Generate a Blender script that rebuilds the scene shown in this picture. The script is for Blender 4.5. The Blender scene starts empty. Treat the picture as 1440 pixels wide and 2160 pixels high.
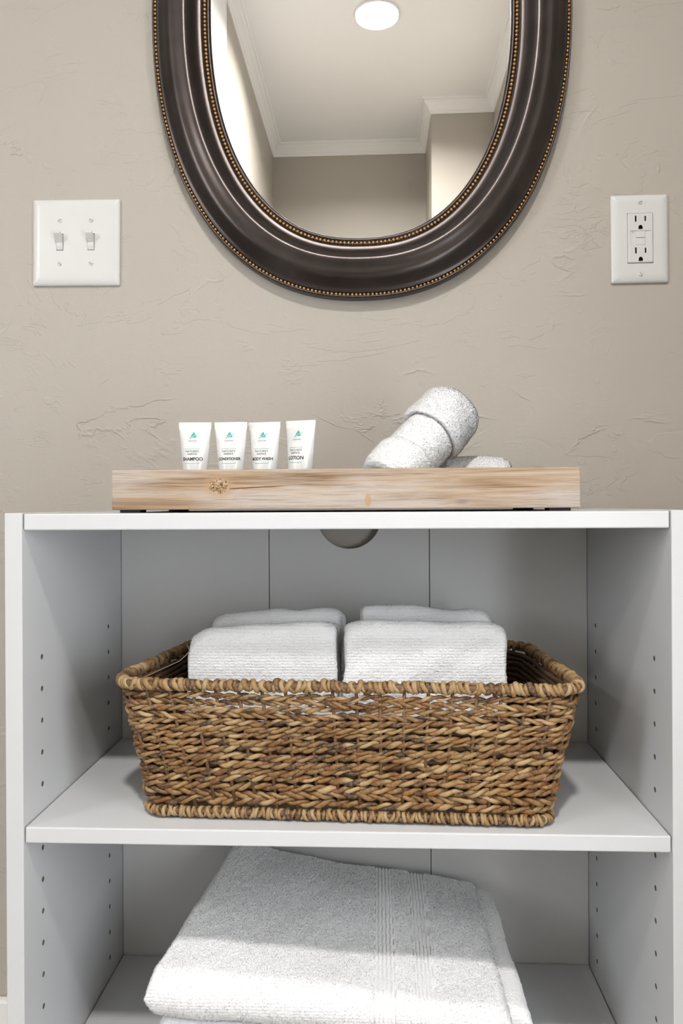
import bpy, bmesh, math, random
import numpy as np
from mathutils import Vector, Matrix, noise as mnoise

random.seed(7)
RNG = np.random.default_rng(7)
SC = bpy.context.scene
COL = SC.collection

# ------------------------------------------------------------------ camera
F = 1640.0                    # focal length in pixels of the 1440 x 2160 frame
CAMY, CAMZ = -1.075, 0.86     # wall_back is the plane y = 0, the floor z = 0
YAW = math.atan(75 / F)
ROLL = -0.0053
HOR = 1062.5
cam_d = bpy.data.cameras.new('camera')
cam = bpy.data.objects.new('camera', cam_d)
COL.objects.link(cam)
cam_d.sensor_fit = 'VERTICAL'
cam_d.sensor_height = 36.0
cam_d.sensor_width = 24.0
cam_d.lens = F * 36.0 / 2160.0
cam_d.shift_y = -(1080 - HOR) / 2160.0
cam_d.clip_start = 0.01
CR = Matrix.Rotation(YAW, 3, 'Z') @ Matrix.Rotation(math.pi / 2, 3, 'X') @ Matrix.Rotation(ROLL, 3, 'Z')
cam.matrix_world = Matrix.Translation((0, CAMY, CAMZ)) @ CR.to_4x4()
SC.camera = cam

# ------------------------------------------------------------------ world, lights, exposure
world = bpy.data.worlds.new('world')
SC.world = world
world.use_nodes = True
world.node_tree.nodes['Background'].inputs[0].default_value = (0.90, 0.95, 1.0, 1)
world.node_tree.nodes['Background'].inputs[1].default_value = 9.0


def light(name, kind, loc, power, color, size=0.1, rot=(0, 0, 0), shape='DISK'):
    d = bpy.data.lights.new(name, kind)
    d.energy = power
    d.color = color
    if kind == 'AREA':
        d.shape = shape
        d.size = size
    else:
        d.shadow_soft_size = size
    o = bpy.data.objects.new(name, d)
    o.location = loc
    o.rotation_euler = rot
    COL.objects.link(o)
    return o


LAMP = (0.008, -1.46, 2.44)
can = light('ceiling_lamp_light', 'AREA', (LAMP[0], LAMP[1], 2.428), 22.5, (1.0, 0.975, 0.94), 0.136)
can.data.spread = math.radians(152)
light('side_room_lamp_light', 'POINT', (-1.62, -1.75, 1.90), 17.0, (1.0, 0.975, 0.945), 0.05)
# daylight: the uniform sky enters through two unseen windows added for low-angle fill; portals only help sampling
WIN_R = (-1.20, -0.72, 0.45, 1.20)      # y0, y1, z0, z1 in the right wall
WIN_L = (-2.05, -1.35, 0.90, 1.75)      # y0, y1, z0, z1 in the side room's outer wall


def portal(x, win, sgn):
    o = light('window_portal', 'AREA', (x, (win[0] + win[1]) / 2, (win[2] + win[3]) / 2), 1.0, (1, 1, 1), 0.5, (0, sgn * math.pi / 2, 0), 'RECTANGLE')
    o.data.size = win[3] - win[2]
    o.data.size_y = win[1] - win[0]
    o.data.cycles.is_portal = True


portal(0.53, WIN_R, 1)
portal(-1.96, WIN_L, -1)

vs = SC.view_settings
vs.view_transform = 'Standard'
vs.look = 'None'
vs.gamma = 1.0
vs.use_curve_mapping = False
vs.exposure = 0.18
cy = SC.cycles
cy.max_bounces = 6
cy.diffuse_bounces = 4
cy.glossy_bounces = 3
cy.transmission_bounces = 2
cy.caustics_reflective = False
cy.caustics_refractive = False
cy.use_adaptive_sampling = True
cy.adaptive_threshold = 0.08
cy.adaptive_min_samples = 16


def at(px, py, d):
    """the point seen at pixel (px, py) at distance d from the camera along the wall normal"""
    v = CR @ Vector(((px - 720) / F, -(py - HOR) / F, -1.0))
    return Vector((0, CAMY, CAMZ)) + v * (d / v.y)


# ------------------------------------------------------------------ material helpers
class NT:
    def __init__(self, name):
        self.m = bpy.data.materials.new(name)
        self.m.use_nodes = True
        self.t = self.m.node_tree
        self.b = self.t.nodes['Principled BSDF']

    def n(self, kind, **kw):
        nd = self.t.nodes.new(kind)
        for k, v in kw.items():
            if k.startswith('i_'):
                nd.inputs[k[2:].replace('_', ' ')].default_value = v
            else:
                setattr(nd, k, v)
        return nd

    def l(self, a, b):
        self.t.links.new(a, b)

    def math(self, op, a, b=None, c=None, clamp=False):
        nd = self.n('ShaderNodeMath', operation=op)
        nd.use_clamp = clamp
        for i, v in enumerate((a, b, c)):
            if v is None:
                continue
            if isinstance(v, (int, float)):
                nd.inputs[i].default_value = v
            else:
                self.l(v, nd.inputs[i])
        return nd.outputs[0]

    def coords(self, scale=(1, 1, 1), loc=(0, 0, 0), rot=(0, 0, 0), out='Object'):
        tc = self.n('ShaderNodeTexCoord')
        mp = self.n('ShaderNodeMapping')
        mp.inputs['Scale'].default_value = scale
        mp.inputs['Location'].default_value = loc
        mp.inputs['Rotation'].default_value = rot
        self.l(tc.outputs[out], mp.inputs[0])
        return mp.outputs[0]

    def noise(self, vec, scale, detail=4, rough=0.5, dist=0.0):
        nd = self.n('ShaderNodeTexNoise')
        nd.inputs['Scale'].default_value = scale
        nd.inputs['Detail'].default_value = detail
        nd.inputs['Roughness'].default_value = rough
        nd.inputs['Distortion'].default_value = dist
        self.l(vec, nd.inputs['Vector'])
        return nd.outputs['Fac']

    def ramp(self, fac, stops):
        nd = self.n('ShaderNodeValToRGB')
        cr = nd.color_ramp
        while len(cr.elements) < len(stops):
            cr.elements.new(0.5)
        for e, (p, c) in zip(cr.elements, stops):
            e.position = p
            e.color = (*c, 1) if len(c) == 3 else c
        self.l(fac, nd.inputs[0])
        return nd.outputs[0]

    def mix(self, fac, a, b):
        nd = self.n('ShaderNodeMix', data_type='RGBA')
        for i, v in ((0, fac), (6, a), (7, b)):
            if isinstance(v, (int, float)):
                nd.inputs[i].default_value = v
            elif isinstance(v, tuple):
                nd.inputs[i].default_value = (*v, 1) if len(v) == 3 else v
            else:
                self.l(v, nd.inputs[i])
        return nd.outputs[2]

    def step(self, x, lo, hi):
        nd = self.n('ShaderNodeMapRange', interpolation_type='SMOOTHSTEP')
        nd.inputs[1].default_value = lo
        nd.inputs[2].default_value = hi
        self.l(x, nd.inputs[0])
        return nd.outputs[0]

    def bump(self, h, strength=1.0, dist=0.001):
        nd = self.n('ShaderNodeBump')
        nd.inputs['Strength'].default_value = strength
        nd.inputs['Distance'].default_value = dist
        self.l(h, nd.inputs['Height'])
        self.l(nd.outputs[0], self.b.inputs['Normal'])

    def set(self, color=None, rough=None, metal=None, spec=None, sheen=None):
        if color is not None:
            if isinstance(color, tuple):
                self.b.inputs['Base Color'].default_value = (*color, 1)
            else:
                self.l(color, self.b.inputs['Base Color'])
        if rough is not None:
            self.b.inputs['Roughness'].default_value = rough
        if metal is not None:
            self.b.inputs['Metallic'].default_value = metal
        if spec is not None:
            self.b.inputs['Specular IOR Level'].default_value = spec
        if sheen is not None:
            self.b.inputs['Sheen Weight'].default_value = sheen
        return self


def plaster(name, color, rough_relief=True):
    t = NT(name)
    v = t.coords()
    fine = t.noise(v, 420, 1, 0.6)
    mid = t.noise(v, 90, 2, 0.55)
    und = t.noise(v, 5, 1, 0.5)
    if rough_relief:
        # trowel ridges: thin contour lines of a distorted noise, kept in patches
        n1 = t.noise(t.coords(scale=(1, 1, 1.7), loc=(3.1, 0, 1.7)), 4.6, 4, 0.55, 1.4)
        e1 = t.math('MULTIPLY', t.math('ABSOLUTE', t.math('SUBTRACT', n1, 0.5)), 42)
        r1 = t.math('SUBTRACT', 1.0, e1, clamp=True)
        m1 = t.step(t.noise(t.coords(loc=(7.7, 0, 4.2)), 6.5, 2, 0.6), 0.52, 0.66)
        n2 = t.noise(t.coords(scale=(1, 1, 2.2), loc=(1.1, 0, 9.7), rot=(0, 0.5, 0)), 9, 4, 0.6, 2.2)
        e2 = t.math('MULTIPLY', t.math('ABSOLUTE', t.math('SUBTRACT', n2, 0.47)), 30)
        r2 = t.math('SUBTRACT', 1.0, e2, clamp=True)
        m2 = t.step(t.noise(t.coords(loc=(2.7, 0, 0.4)), 7.5, 2, 0.6), 0.56, 0.68)
        # one-sided steps where a trowel pass ended
        n3 = t.noise(t.coords(scale=(0.8, 1, 1.5), loc=(0.6, 0, 5.3)), 3.4, 4, 0.6, 1.8)
        s3 = t.step(n3, 0.545, 0.556)
        blob = t.step(t.noise(t.coords(loc=(4.4, 0, 2.1)), 42, 1, 0.5), 0.70, 0.78)
        h = t.math('ADD', t.math('MULTIPLY', t.math('MULTIPLY', r1, m1), 1.1),
                   t.math('MULTIPLY', t.math('MULTIPLY', r2, m2), 0.45))
        h = t.math('ADD', h, t.math('MULTIPLY', s3, 0.35))
        h = t.math('ADD', h, t.math('MULTIPLY', blob, 0.55))
        h = t.math('ADD', h, t.math('MULTIPLY', fine, 0.22))
        h = t.math('ADD', h, t.math('MULTIPLY', mid, 0.45))
        h = t.math('ADD', h, t.math('MULTIPLY', und, 1.6))
        t.bump(h, 1.0, 0.0009)
    else:
        h = t.math('ADD', t.math('MULTIPLY', fine, 0.2), t.math('MULTIPLY', mid, 0.4))
        t.bump(h, 0.6, 0.0008)
    c = t.mix(t.math('MULTIPLY', und, 0.35), color, tuple(x * 0.9 for x in color))
    t.set(c, 0.55, spec=0.3)
    return t.m


def plain(name, color, rough=0.5, metal=0.0, bump=None, spec=None):
    t = NT(name).set(color, rough, metal, spec)
    if bump:
        t.bump(t.noise(t.coords(), bump[0], 3), bump[1], bump[2])
    return t.m


WALLC = (0.458, 0.424, 0.378)
M = {}
M['wall'] = plaster('plaster_taupe', WALLC)
M['wall_far'] = plaster('plaster_taupe_smooth', WALLC, False)
M['ceiling'] = plain('ceiling_paint', (0.88, 0.875, 0.87), 0.7, bump=(120, 0.3, 0.0006))
M['trim'] = plain('trim_gloss_white', (0.87, 0.865, 0.855), 0.35)
M['floor'] = plain('floor_tile', (0.56, 0.54, 0.51), 0.4, bump=(20, 0.3, 0.001))
M['melamine'] = plain('white_melamine', (0.59, 0.595, 0.605), 0.42, bump=(900, 0.15, 0.0003), spec=0.4)
M['backing'] = plain('white_backing', (0.66, 0.66, 0.655), 0.5, bump=(700, 0.15, 0.0003), spec=0.35)
M['plastic'] = plain('white_plastic', (0.66, 0.66, 0.655), 0.28)
M['plastic_screw'] = plain('white_screw_paint', (0.64, 0.64, 0.635), 0.3)
M['chipboard'] = plain('raw_chipboard', (0.16, 0.14, 0.115), 0.9)
M['slot'] = plain('slot_dark', (0.02, 0.018, 0.015), 0.8)
M['rubber'] = plain('black_rubber', (0.012, 0.012, 0.012), 0.7)
M['glass'] = plain('mirror_silver', (0.90, 0.905, 0.895), 0.0, 1.0)
M['beads'] = plain('antique_gold', (0.42, 0.25, 0.11), 0.33, 0.85)


def bronze():
    t = NT('dark_bronze')
    v = t.coords()
    n = t.noise(v, 14, 5, 0.6)
    f = t.noise(v, 260, 3, 0.6)
    c = t.ramp(n, [(0.3, (0.056, 0.046, 0.043)), (0.7, (0.080, 0.067, 0.063))])
    t.set(c, 0.3, 0.85, spec=0.5)
    r = t.math('ADD', 0.26, t.math('MULTIPLY', f, 0.08))
    t.l(r, t.b.inputs['Roughness'])
    t.bump(f, 0.10, 0.0003)
    return t.m


M['bronze'] = bronze()


def emit(name, color, strength):
    t = NT(name)
    t.set((0.8, 0.8, 0.8), 0.5)
    t.b.inputs['Emission Color'].default_value = (*color, 1)
    t.b.inputs['Emission Strength'].default_value = strength
    return t.m


M['lamp'] = emit('lamp_diffuser', (1, 0.97, 0.92), 12.0)
M['led'] = plain('indicator_dark', (0.03, 0.03, 0.03), 0.3)


def terry(name, color, rib=None):
    t = NT(name)
    n1 = t.noise(t.coords(scale=(1, 1, 1)), 400, 3, 0.7)
    w = t.n('ShaderNodeTexWave', wave_type='BANDS', bands_direction='Z')
    w.inputs['Scale'].default_value = 95
    w.inputs['Distortion'].default_value = 3.5
    w.inputs['Detail'].default_value = 3
    w.inputs['Detail Scale'].default_value = 6
    t.l(t.coords(), w.inputs['Vector'])
    h = t.math('ADD', t.math('MULTIPLY', n1, 1.0), t.math('MULTIPLY', w.outputs['Fac'], 0.22))
    t.bump(h, 0.9, 0.0014)
    t.set(color, 0.95, spec=0.1, sheen=0.25)
    t.b.inputs['Subsurface Weight'].default_value = 0.0
    return t.m


M['terry'] = terry('white_terry', (0.89, 0.89, 0.90))
M['pile'] = NT('white_terry_pile').set((0.90, 0.90, 0.91), 0.95, spec=0.1, sheen=0.2).m


def strand_mat(name, attr=True, base=(0.42, 0.26, 0.12)):
    t = NT(name)
    oi = t.n('ShaderNodeObjectInfo')
    if attr:
        a = t.n('ShaderNodeAttribute', attribute_name='tint')
        c = a.outputs['Color']
    else:
        c = t.ramp(oi.outputs['Random'], [(0.0, (0.05, 0.022, 0.010)), (0.18, (0.15, 0.072, 0.023)),
                                          (0.4, (0.26, 0.15, 0.058)), (0.7, (0.31, 0.20, 0.092)),
                                          (1.0, (0.34, 0.24, 0.13))])
    v = t.coords()
    st = t.noise(v, 330, 4, 0.7, 0.4)
    bl = t.noise(v, 60, 3, 0.6)
    c2 = t.mix(t.step(st, 0.35, 0.75), c, t.mix(0.36, c, (0.50, 0.36, 0.20)))
    c3 = t.mix(t.math('MULTIPLY', t.step(bl, 0.50, 0.72), 0.7), c2, (0.12, 0.042, 0.012))
    t.set(c3, 0.5, spec=0.35)
    t.bump(st, 0.6, 0.0006)
    return t.m


M['strand'] = strand_mat('seagrass_strand')
M['coil'] = strand_mat('seagrass_coil', False)
M['loose'] = plain('pale_fibre', (0.40, 0.32, 0.20), 0.6)
M['gap_shade'] = plain('weave_gap_shade', (0.075, 0.036, 0.014), 0.6, bump=(300, 0.5, 0.0006))  # dark colour standing in for shade between the woven strands
M['stake'] = plain('seagrass_stake', (0.13, 0.068, 0.026), 0.6)


def wood():
    t = NT('whitewashed_pine')
    g = t.noise(t.coords(scale=(3.5, 40, 95)), 1.0, 6, 0.62, 0.7)
    f = t.noise(t.coords(scale=(22, 400, 620)), 1.0, 4, 0.6)
    big = t.noise(t.coords(scale=(4, 9, 16), loc=(2, 0, 1)), 1.0, 3, 0.5)
    c = t.ramp(g, [(0.36, (0.19, 0.115, 0.062)), (0.45, (0.315, 0.213, 0.132)), (0.53, (0.40, 0.300, 0.210)),
                   (0.63, (0.45, 0.375, 0.30))])
    wash = t.math('MULTIPLY', t.step(t.math('ADD', t.math('MULTIPLY', big, 0.75), t.math('MULTIPLY', f, 0.35)), 0.46, 0.62), 0.8)
    c = t.mix(wash, c, (0.47, 0.425, 0.39))
    c = t.mix(t.math('MULTIPLY', t.step(f, 0.50, 0.68), 0.5), c, (0.22, 0.13, 0.07))
    # knots and one drying crack, in the board's own coordinates
    tc = t.n('ShaderNodeTexCoord')
    sp = t.n('ShaderNodeSeparateXYZ')
    t.l(tc.outputs['Object'], sp.inputs[0])
    X, Z = sp.outputs[0], sp.outputs[2]
    wob = t.math('MULTIPLY', t.math('SUBTRACT', t.noise(t.coords(), 130, 4, 0.7), 0.5), 0.010)

    def knot(cx, cz, rx, rz):
        dx = t.math('DIVIDE', t.math('SUBTRACT', X, cx), rx)
        dz = t.math('DIVIDE', t.math('SUBTRACT', Z, cz), rz)
        r = t.math('SQRT', t.math('ADD', t.math('MULTIPLY', dx, dx), t.math('MULTIPLY', dz, dz)))
        return t.math('ADD', r, t.math('MULTIPLY', wob, 60))
    kn = t.noise(t.coords(), 560, 3, 0.7)
    kcol = t.ramp(kn, [(0.38, (0.09, 0.045, 0.02)), (0.5, (0.36, 0.235, 0.13)), (0.62, (0.48, 0.37, 0.25))])
    k1 = knot(-0.129, 0.0035, 0.0105, 0.0085)
    c = t.mix(t.math('MULTIPLY', t.math('SUBTRACT', 1.0, t.step(k1, 1.0, 1.9)), 0.55), c, (0.42, 0.27, 0.15))
    c = t.mix(t.math('SUBTRACT', 1.0, t.step(k1, 0.85, 1.05)), c, kcol)
    k2 = knot(0.122, -0.014, 0.0075, 0.0028)
    c = t.mix(t.math('SUBTRACT', 1.0, t.step(k2, 0.3, 1.3)), c, (0.26, 0.20, 0.18))
    k3 = knot(0.026, -0.012, 0.0032, 0.0062)
    c = t.mix(t.math('MULTIPLY', t.math('SUBTRACT', 1.0, t.step(k3, 0.8, 1.2)), 0.8), c, (0.42, 0.27, 0.14))
    zc = t.math('ADD', 0.0005, t.math('ADD', t.math('MULTIPLY', t.math('ADD', X, 0.118), 0.045), t.math('MULTIPLY', wob, 0.12)))
    cr = t.math('ABSOLUTE', t.math('SUBTRACT', Z, zc))
    crm = t.math('MULTIPLY', t.math('SUBTRACT', 1.0, t.step(cr, 0.0003, 0.0008)),
                 t.math('MULTIPLY', t.step(X, -0.119, -0.116), t.math('SUBTRACT', 1.0, t.step(X, -0.075, -0.05))))
    c = t.mix(crm, c, (0.17, 0.07, 0.02))
    t.set(c, 0.65, spec=0.25)
    h = t.math('SUBTRACT', t.math('ADD', t.math('MULTIPLY', g, 0.6), t.math('MULTIPLY', f, 0.5)), t.math('MULTIPLY', crm, 1.2))
    t.bump(h, 0.5, 0.0012)
    return t.m


M['wood'] = wood()


def tube_mat():
    t = NT('tube_plastic')
    tc = t.n('ShaderNodeTexCoord')
    sp = t.n('ShaderNodeSeparateXYZ')
    t.l(tc.outputs['Object'], sp.inputs[0])
    up = t.math('GREATER_THAN', sp.outputs[2], 0.0645)
    low = t.math('LESS_THAN', sp.outputs[2], 0.0815)
    a = t.math('FRACT', t.math('MULTIPLY', t.math('ADD', sp.outputs[0], sp.outputs[2]), 900))
    b = t.math('FRACT', t.math('MULTIPLY', t.math('SUBTRACT', sp.outputs[0], sp.outputs[2]), 900))
    hat = t.math('MAXIMUM', t.math('GREATER_THAN', a, 0.72), t.math('GREATER_THAN', b, 0.72))
    m = t.math('MULTIPLY', t.math('MULTIPLY', up, low), hat)
    crimp = t.math('MULTIPLY', t.math('GREATER_THAN', sp.outputs[2], 0.0835),
                   t.math('GREATER_THAN', t.math('FRACT', t.math('MULTIPLY', sp.outputs[0], 1100)), 0.6))
    c = t.mix(t.math('MULTIPLY', t.math('ADD', m, crimp), 0.28), (0.70, 0.70, 0.695), (0.47, 0.47, 0.465))
    t.set(c, 0.27)
    t.bump(t.math('ADD', m, crimp), 0.25, 0.0004)
    return t.m


M['tube'] = tube_mat()
M['ink'] = plain('label_ink', (0.02, 0.022, 0.025), 0.5)
M['teal'] = plain('label_teal', (0.02, 0.36, 0.32), 0.5)

# ------------------------------------------------------------------ mesh helpers


def link(name, me, mat=None, parent=None, smooth=False):
    o = bpy.data.objects.new(name, me)
    COL.objects.link(o)
    if mat is not None and not me.materials:
        me.materials.append(mat)
    if parent is not None:
        o.parent = parent
    if smooth:
        me.polygons.foreach_set('use_smooth', [True] * len(me.polygons))
    return o


def from_bm(name, bm, mat, parent=None, smooth=False):
    bmesh.ops.recalc_face_normals(bm, faces=bm.faces)
    me = bpy.data.meshes.new(name)
    bm.to_mesh(me)
    bm.free()
    return link(name, me, mat, parent, smooth)


def pydata(name, v, f, mat, parent=None, smooth=False):
    me = bpy.data.meshes.new(name)
    me.from_pydata([tuple(map(float, p)) for p in v], [], [tuple(map(int, q)) for q in f])
    me.update()
    return link(name, me, mat, parent, smooth)


def box(bm, x0, x1, y0, y1, z0, z1, bev=0.0, seg=2):
    r = bmesh.ops.create_cube(bm, size=1.0)
    vs_ = r['verts']
    for v in vs_:
        v.co = Vector((x0 + (v.co.x + 0.5) * (x1 - x0), y0 + (v.co.y + 0.5) * (y1 - y0), z0 + (v.co.z + 0.5) * (z1 - z0)))
    if bev > 0:
        es = list({e for v in vs_ for e in v.link_edges})
        bmesh.ops.bevel(bm, geom=es, offset=bev, segments=seg, profile=0.5, affect='EDGES')
    return vs_


def box_obj(name, x0, x1, y0, y1, z0, z1, mat, parent=None, bev=0.0, origin=None, seg=2):
    bm = bmesh.new()
    o = origin or Vector((0, 0, 0))
    box(bm, x0 - o[0], x1 - o[0], y0 - o[1], y1 - o[1], z0 - o[2], z1 - o[2], bev, seg)
    ob = from_bm(name, bm, mat, parent)
    ob.location = o
    return ob


def cyl(bm, c, axis, r, h, n=16, r2=None):
    """cylinder from c along unit axis for length h"""
    axis = Vector(axis).normalized()
    rot = axis.to_track_quat('Z', 'Y').to_matrix().to_4x4()
    mt = Matrix.Translation(Vector(c) + axis * (h / 2)) @ rot
    return bmesh.ops.create_cone(bm, cap_ends=True, segments=n, radius1=r, radius2=r if r2 is None else r2, depth=h, matrix=mt)['verts']


def boolean(ob, cutter_bm):
    """cut cutter_bm out of ob, keeping plain mesh data"""
    bmesh.ops.recalc_face_normals(cutter_bm, faces=cutter_bm.faces)
    me = bpy.data.meshes.new('cutter')
    cutter_bm.to_mesh(me)
    cutter_bm.free()
    c = bpy.data.objects.new('cutter', me)
    COL.objects.link(c)
    c.matrix_world = Matrix.Identity(4)
    md = ob.modifiers.new('cut', 'BOOLEAN')
    md.operation = 'DIFFERENCE'
    md.solver = 'EXACT'
    md.object = c
    bpy.context.view_layer.update()
    dg = bpy.context.evaluated_depsgraph_get()
    new = bpy.data.meshes.new_from_object(ob.evaluated_get(dg))
    old = ob.data
    ob.modifiers.clear()
    ob.data = new
    bpy.data.meshes.remove(old)
    bpy.data.objects.remove(c)
    bpy.data.meshes.remove(me)


def hole_faces(o, test, mat):
    o.data.materials.append(mat)
    k_ = len(o.data.materials) - 1
    for p_ in o.data.polygons:
        if test(p_.center):
            p_.material_index = k_


def empty(name, loc, label, cat, group=None, rot=(0, 0, 0)):
    o = bpy.data.objects.new(name, None)
    o.empty_display_size = 0.02
    COL.objects.link(o)
    o.location = loc
    o.rotation_euler = rot
    tag(o, label, cat, group)
    return o


def tag(o, label, cat, group=None):
    o['label'] = label
    o['category'] = cat
    if group:
        o['group'] = group
    return o


def struct(o, label, cat):
    o['kind'] = 'structure'
    o['label'] = label
    o['category'] = cat
    return o


# ------------------------------------------------------------------ the room
XL, XR = -0.449, 0.466        # wall planes of the nook behind the camera
YF = -2.362                   # far wall
YB = -2.018                   # front of the boxed-out corner
XB = 0.2205
HC = 2.44
XA = -1.9                     # the side room reaches this far left
OPEN_Y = -1.00                # the left wall starts here; nearer the mirror wall it is open

struct(box_obj('wall_back', XA, XR + 0.1, 0, 0.08, 0, HC, M['wall']), 'taupe skip-trowelled plaster wall behind the mirror and cabinet', 'wall')
WY0, WY1, WZ0, WZ1 = WIN_R
bm = bmesh.new()
box(bm, XR, XR + 0.08, YF, 0, 0, HC)
wr = from_bm('wall_right', bm, M['wall_far'])
cb = bmesh.new()
box(cb, XR - 0.05, XR + 0.2, WY0, WY1, WZ0, WZ1)
boolean(wr, cb)
struct(wr, 'taupe wall on the right seen in the mirror', 'wall')
wn = bpy.data.objects.new('added_window_1', None)  # unseen window, added to let low light into the cabinet
COL.objects.link(wn)
struct(wn, 'unseen white framed window added in the right wall for fill light', 'window')
for yy0, yy1, zz0, zz1 in ((WY0, WY0 + 0.03, WZ0, WZ1), (WY1 - 0.03, WY1, WZ0, WZ1), (WY0 + 0.03, WY1 - 0.03, WZ0, WZ0 + 0.03), (WY0 + 0.03, WY1 - 0.03, WZ1 - 0.03, WZ1)):
    box_obj('added_window_frame', XR + 0.02, XR + 0.06, yy0, yy1, zz0, zz1, M['trim'], wn, 0.002)
struct(box_obj('wall_front', XL - 0.0, XR, YF - 0.08, YF, 0, HC, M['wall_far']), 'taupe far wall seen in the mirror under crown moulding', 'wall')
struct(box_obj('wall_left', XL - 0.1, XL, YF - 0.08, -1.29, 0, HC, M['wall_far']), 'taupe wall on the left seen in the mirror', 'wall')
struct(box_obj('wall_corner_box', XB, XR, YF, YB, 0, HC, M['wall_far']), 'boxed-out taupe wall corner seen in the mirror', 'wall')
bm = bmesh.new()
box(bm, XA - 0.08, XA, YF - 0.08, 0.08, 0, HC)
wl = from_bm('wall_side_room', bm, M['wall_far'])
cb = bmesh.new()
box(cb, XA - 0.2, XA + 0.05, *WIN_L)
boolean(wl, cb)
struct(wl, 'taupe outer wall of the room to the left', 'wall')
wn = bpy.data.objects.new('added_window_2', None)  # second unseen window, added for low light from the left
COL.objects.link(wn)
struct(wn, 'unseen white framed window added in the room to the left for fill light', 'window')
for yy0, yy1, zz0, zz1 in ((WIN_L[0], WIN_L[0] + 0.03, WIN_L[2], WIN_L[3]), (WIN_L[1] - 0.03, WIN_L[1], WIN_L[2], WIN_L[3]), (WIN_L[0] + 0.03, WIN_L[1] - 0.03, WIN_L[2], WIN_L[2] + 0.03), (WIN_L[0] + 0.03, WIN_L[1] - 0.03, WIN_L[3] - 0.03, WIN_L[3])):
    box_obj('added_window_frame', XA - 0.06, XA - 0.02, yy0, yy1, zz0, zz1, M['trim'], wn, 0.002)
struct(box_obj('wall_side_room_end', XA, XL - 0.1, YF - 0.08, YF, 0, HC, M['wall_far']), 'taupe end wall of the room to the left', 'wall')
struct(box_obj('floor', XA, XR + 0.08, YF - 0.08, 0.08, -0.05, 0, M['floor']), 'grey tiled bathroom floor', 'floor')
struct(box_obj('ceiling', XA, XR + 0.08, YF - 0.08, 0.08, HC, HC + 0.05, M['ceiling']), 'smooth off-white ceiling seen in the mirror', 'ceiling')
# white full-height board ending the left wall
struct(box_obj('trim_1', XL - 0.1, XL + 0.002, -1.29, OPEN_Y, 0, HC - 0.05, M['trim'], bev=0.002), 'white full-height casing board at the left edge of the mirror', 'trim')
struct(box_obj('baseboard_back', XA, -0.388, -0.014, 0, 0, 0.168, M['trim'], bev=0.003), 'white baseboard at the foot of the wall left of the cabinet', 'baseboard')


def crown(name, a, b, inward, label, m0=1, m1=1):
    """crown moulding from a to b (xy); inward = unit xy normal into the room; m0/m1 = mitre (+1 inside, -1 outside corner)"""
    prof = [(0, -0.052), (0.004, -0.052), (0.006, -0.048), (0.006, -0.042), (0.009, -0.040), (0.012, -0.034),
            (0.018, -0.026), (0.026, -0.019), (0.030, -0.012), (0.030, -0.008), (0.035, -0.008), (0.038, -0.004), (0.038, 0.0), (0, 0)]
    a, b, n = Vector(a), Vector(b), Vector(inward)
    t = (b - a).normalized()
    v, f = [], []
    for p, h in prof:
        q = a + n * p + t * (p * m0)
        v.append((q.x, q.y, HC + h))
    for p, h in prof:
        q = b + n * p - t * (p * m1)
        v.append((q.x, q.y, HC + h))
    k = len(prof)
    for i in range(k):
        j = (i + 1) % k
        f.append((i, j, k + j, k + i))
    f.append(tuple(range(k)))
    f.append(tuple(range(2 * k - 1, k - 1, -1)))
    o = pydata(name, v, f, M['trim'])
    struct(o, label, 'crown moulding')


crown('trim_2', (XL, YF), (XL, OPEN_Y), (1, 0), 'white crown moulding along the left wall in the mirror', 1, 0)
crown('trim_3', (XL, YF), (XB, YF), (0, 1), 'white crown moulding along the far wall in the mirror', 1, 1)
crown('trim_4', (XB, YF), (XB, YB), (-1, 0), 'short return of white crown moulding at the boxed-out corner', 1, -1)
crown('trim_5', (XB, YB), (XR, YB), (0, 1), 'white crown moulding across the boxed-out corner', -1, 1)
crown('trim_6', (XR, YB), (XR, 0), (-1, 0), 'white crown moulding along the right wall in the mirror', 1, 0)

# ceiling lamp
cl = empty('ceiling_light', LAMP, 'round recessed ceiling light glowing white in the mirror', 'ceiling light')
bm = bmesh.new()
cyl(bm, (0, 0, -0.006), (0, 0, 1), 0.069, 0.006, 48)
from_bm('diffuser', bm, M['lamp'], cl)
pr = [(0.069, -0.007), (0.071, -0.007), (0.073, -0.004), (0.074, 0.0), (0.069, 0.0)]
v, f = [], []
for i in range(48):
    a = 2 * math.pi * i / 48
    for r, z in pr:
        v.append((r * math.cos(a), r * math.sin(a), z))
for i in range(48):
    for j in range(5):
        f.append((i * 5 + j, ((i + 1) % 48) * 5 + j, ((i + 1) % 48) * 5 + (j + 1) % 5, i * 5 + (j + 1) % 5))
pydata('trim_ring', v, f, M['trim'], cl, True)

# ------------------------------------------------------------------ cabinet
DF = 0.760                                  # distance of the cabinet front
YFR = CAMY + DF
YBK = CAMY + 1.060                          # face of the back boards
CX0 = at(47.5, 1430, DF).x
CX1 = at(1417, 1430, DF).x
PT = 0.0178
ZT = CAMZ - 0.0085                          # cabinet top
Z1 = CAMZ - 0.3218                          # middle shelf, top face
Z2 = CAMZ - 0.6210                          # lower shelf, top face
ST = 0.0160
cab = empty('open_shelf_cabinet', ((CX0 + CX1) / 2, (YFR + YBK) / 2, 0), 'white open shelf cabinet with peg holes under the oval mirror', 'cabinet')
cinv = Vector(cab.location)


def cbox(name, x0, x1, y0, y1, z0, z1, mat, bev=0.001):
    bm = bmesh.new()
    box(bm, x0 - cinv.x, x1 - cinv.x, y0 - cinv.y, y1 - cinv.y, z0 - cinv.z, z1 - cinv.z, bev)
    return from_bm(name, bm, mat, cab)


YBB = -0.002


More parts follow.
